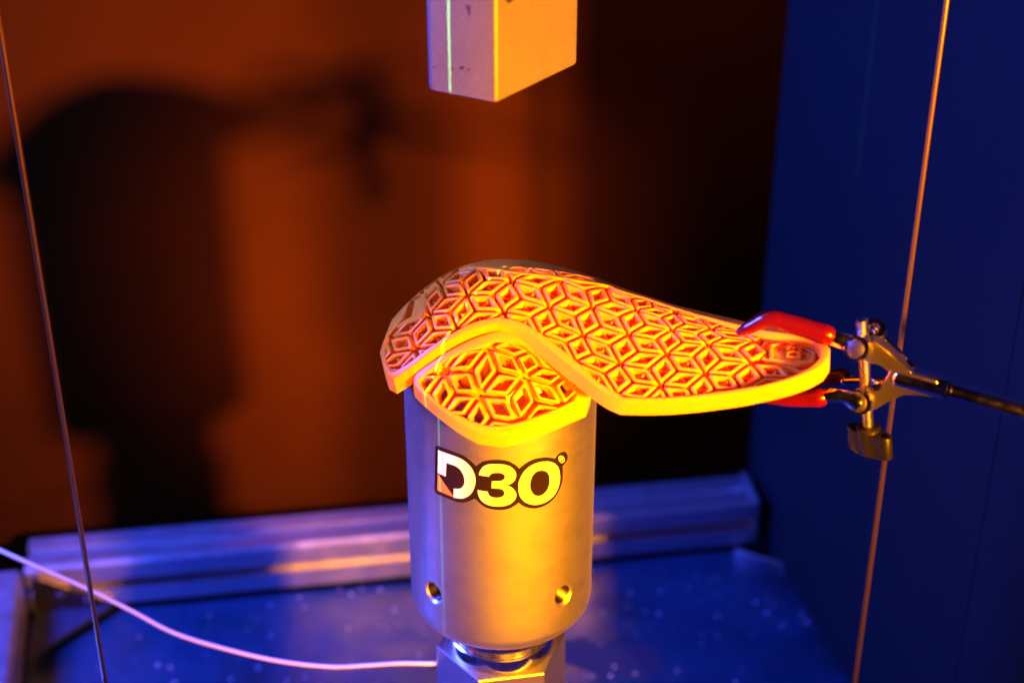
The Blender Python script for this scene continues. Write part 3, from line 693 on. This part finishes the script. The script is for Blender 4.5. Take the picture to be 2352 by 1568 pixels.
# arms between hubs and barrel
def plate(name, pts, t0, t1, bev=.0009):
    return autosmooth(bm_obj(name, prism(K(pts), tuple(CN), t0, t1, bev, 3), M['cast'], clamp), 40)
plate('yoke_arm', [(1150,330),(1230,330),(1330,400),(1400,470),(1470,545),(1560,590),(1380,600),(1330,580),(1300,505),(1215,505),(1150,480)], -.006, .0015)
plate('yoke_arm', [(1150,700),(1275,708),(1300,640),(1345,540),(1480,560),(1700,620),(1745,700),(1730,765),(1560,715),(1440,715),(1350,770),(1235,845),(1160,830)], -.005, .0022)
tb('yoke_arm', [(1130,215),(1200,225),(1290,330),(1380,430),(1500,540)], [48,50,48,46,40], M['chrome'], [-.016,-.016,-.014,-.010,-.005], [.8]*5)
autosmooth(bm_obj('ring_lug', lathe([(.0028, -.003), (.0052, -.003), (.0056, -.0024), (.0056, .0024), (.0052, .003), (.0028, .003), (.0028, -.003)], on_c((1225, 265), -.010), (-.2, -.5, .8), 32, cap=False), M['chrome'], clamp), 30)
tb('yoke_bridge', [(1000,640),(1150,640),(1280,655),(1360,640)], [30,34,36,40], M['chrome'], [-.018,-.018,-.014,-.006], [.8]*4)
# barrel, collar, rod
b0, b1 = on_c((1375, 590), -.002), on_c((1748, 692), -.002)
ax = (b1-b0).normalized(); L_ = (b1-b0).length
autosmooth(bm_obj('barrel', lathe([(.0030, -.001), (.0048, 0), (.0054, .001), (.0054, L_-.001), (.0056, L_-.0004), (.0056, L_+.001), (.0050, L_+.0016), (.0042, L_+.0016)], b0, ax, 40), M['chrome'], clamp), 30)
autosmooth(bm_obj('collar', lathe([(.0038, 0), (.0047, .0004), (.0047, .0016), (.0038, .002)], b1+ax*.0016, ax, 36), M['chrome'], clamp), 30)
pin = autosmooth(bm_obj('pin', lathe([(.0012, -.001), (.0012, .0004)], on_c((1400, 638), .0022), tuple(CN), 20), M['oil'], clamp), 30)
rp = on_c((2352, 868), -.002); rd = (rp-b1).normalized()
rod = bm_obj('rod', lathe([(.00395, 0), (.00395, .0004), (.00395, .125)], b1+ax*.002, rd, 36), M['chrome'], clamp); autosmooth(rod, 30)
# threaded screw with wing knob
s0, s1 = on_c((1128, 172), -.005), on_c((1178, 1000), -.005)
sa = (s1-s0).normalized(); SL = (s1-s0).length; pr = [(.0018, 0)]; z = .0003
while z < SL-.0012:
    pr += [(.0028, z), (.0028, z+.00025), (.0019, z+.0008), (.0019, z+.001)]; z += .0015
pr += [(.0024, SL)]
autosmooth(bm_obj('screw', lathe(pr, s0, sa, 28), M['zinc'], clamp), 20)
knob_c = s1
kx = Vector((.66, -.75, -.02)).normalized(); kz = -sa; ky = kz.cross(kx).normalized(); kx = ky.cross(kz)
autosmooth(bm_obj('knob', lathe([(.0030, 0), (.0050, .0001), (.0058, .0008), (.0058, .0026), (.0052, .0032)], s1-sa*.0020, sa, 36), M['knob'], clamp), 30)
wing = []
def warc(cx, cy, r, a0, a1, n=8): return [(cx+r*math.cos(math.radians(a0+(a1-a0)*k/n)), cy+r*math.sin(math.radians(a0+(a1-a0)*k/n))) for k in range(n+1)]
wing += warc(.0098, 0, .0032, -90, 90) + [(.0060, .0036)] + warc(0, 0, .0056, 55, 125, 6) + [(-.0060, .0036)] + warc(-.0088, 0, .0032, 90, 270) + [(-.0060, -.0036)] + warc(0, 0, .0056, 235, 305, 6) + [(.0060, -.0036)]
top = s1+sa*.0008
bm = prism([top+kx*a+ky*b for a, b in wing], tuple(sa), 0, .0118, .0005, 2)
ko = bm_obj('knob_wing', bm, M['knob'], clamp)
cut = bm_obj('cutter', lathe([(.0016, -.001), (.0016, .006)], top+kx*.0092, sa, 24), M['knob']); md = ko.modifiers.new('b', 'BOOLEAN'); md.operation = 'DIFFERENCE'; md.object = cut; md.solver = 'EXACT'
bpy.context.view_layer.update(); me = bpy.data.meshes.new_from_object(ko.evaluated_get(bpy.context.evaluated_depsgraph_get())); ko.modifiers.clear(); ko.data = me; bpy.data.objects.remove(cut)
me.materials.clear(); me.materials.append(M['knob']); autosmooth(ko, 35)
# stand post out of frame, whose shadow falls on the back panel
pp = b1+ax*.002+rd*.225
post = thing('stand_post', 'upright steel stand post beyond the right edge of the rig', 'post', (.3705, -.390, 0))
bm_obj('post', lathe([(.009, 0), (.009, 1.1)], (.3705, -.390, 0), seg=32), M['wire'], post, smooth=True)
print('POST', pp, 'SIDE LEN', Ls, 'tri', sum(len(o.data.polygons) for o in COL.objects if o.type == 'MESH'))
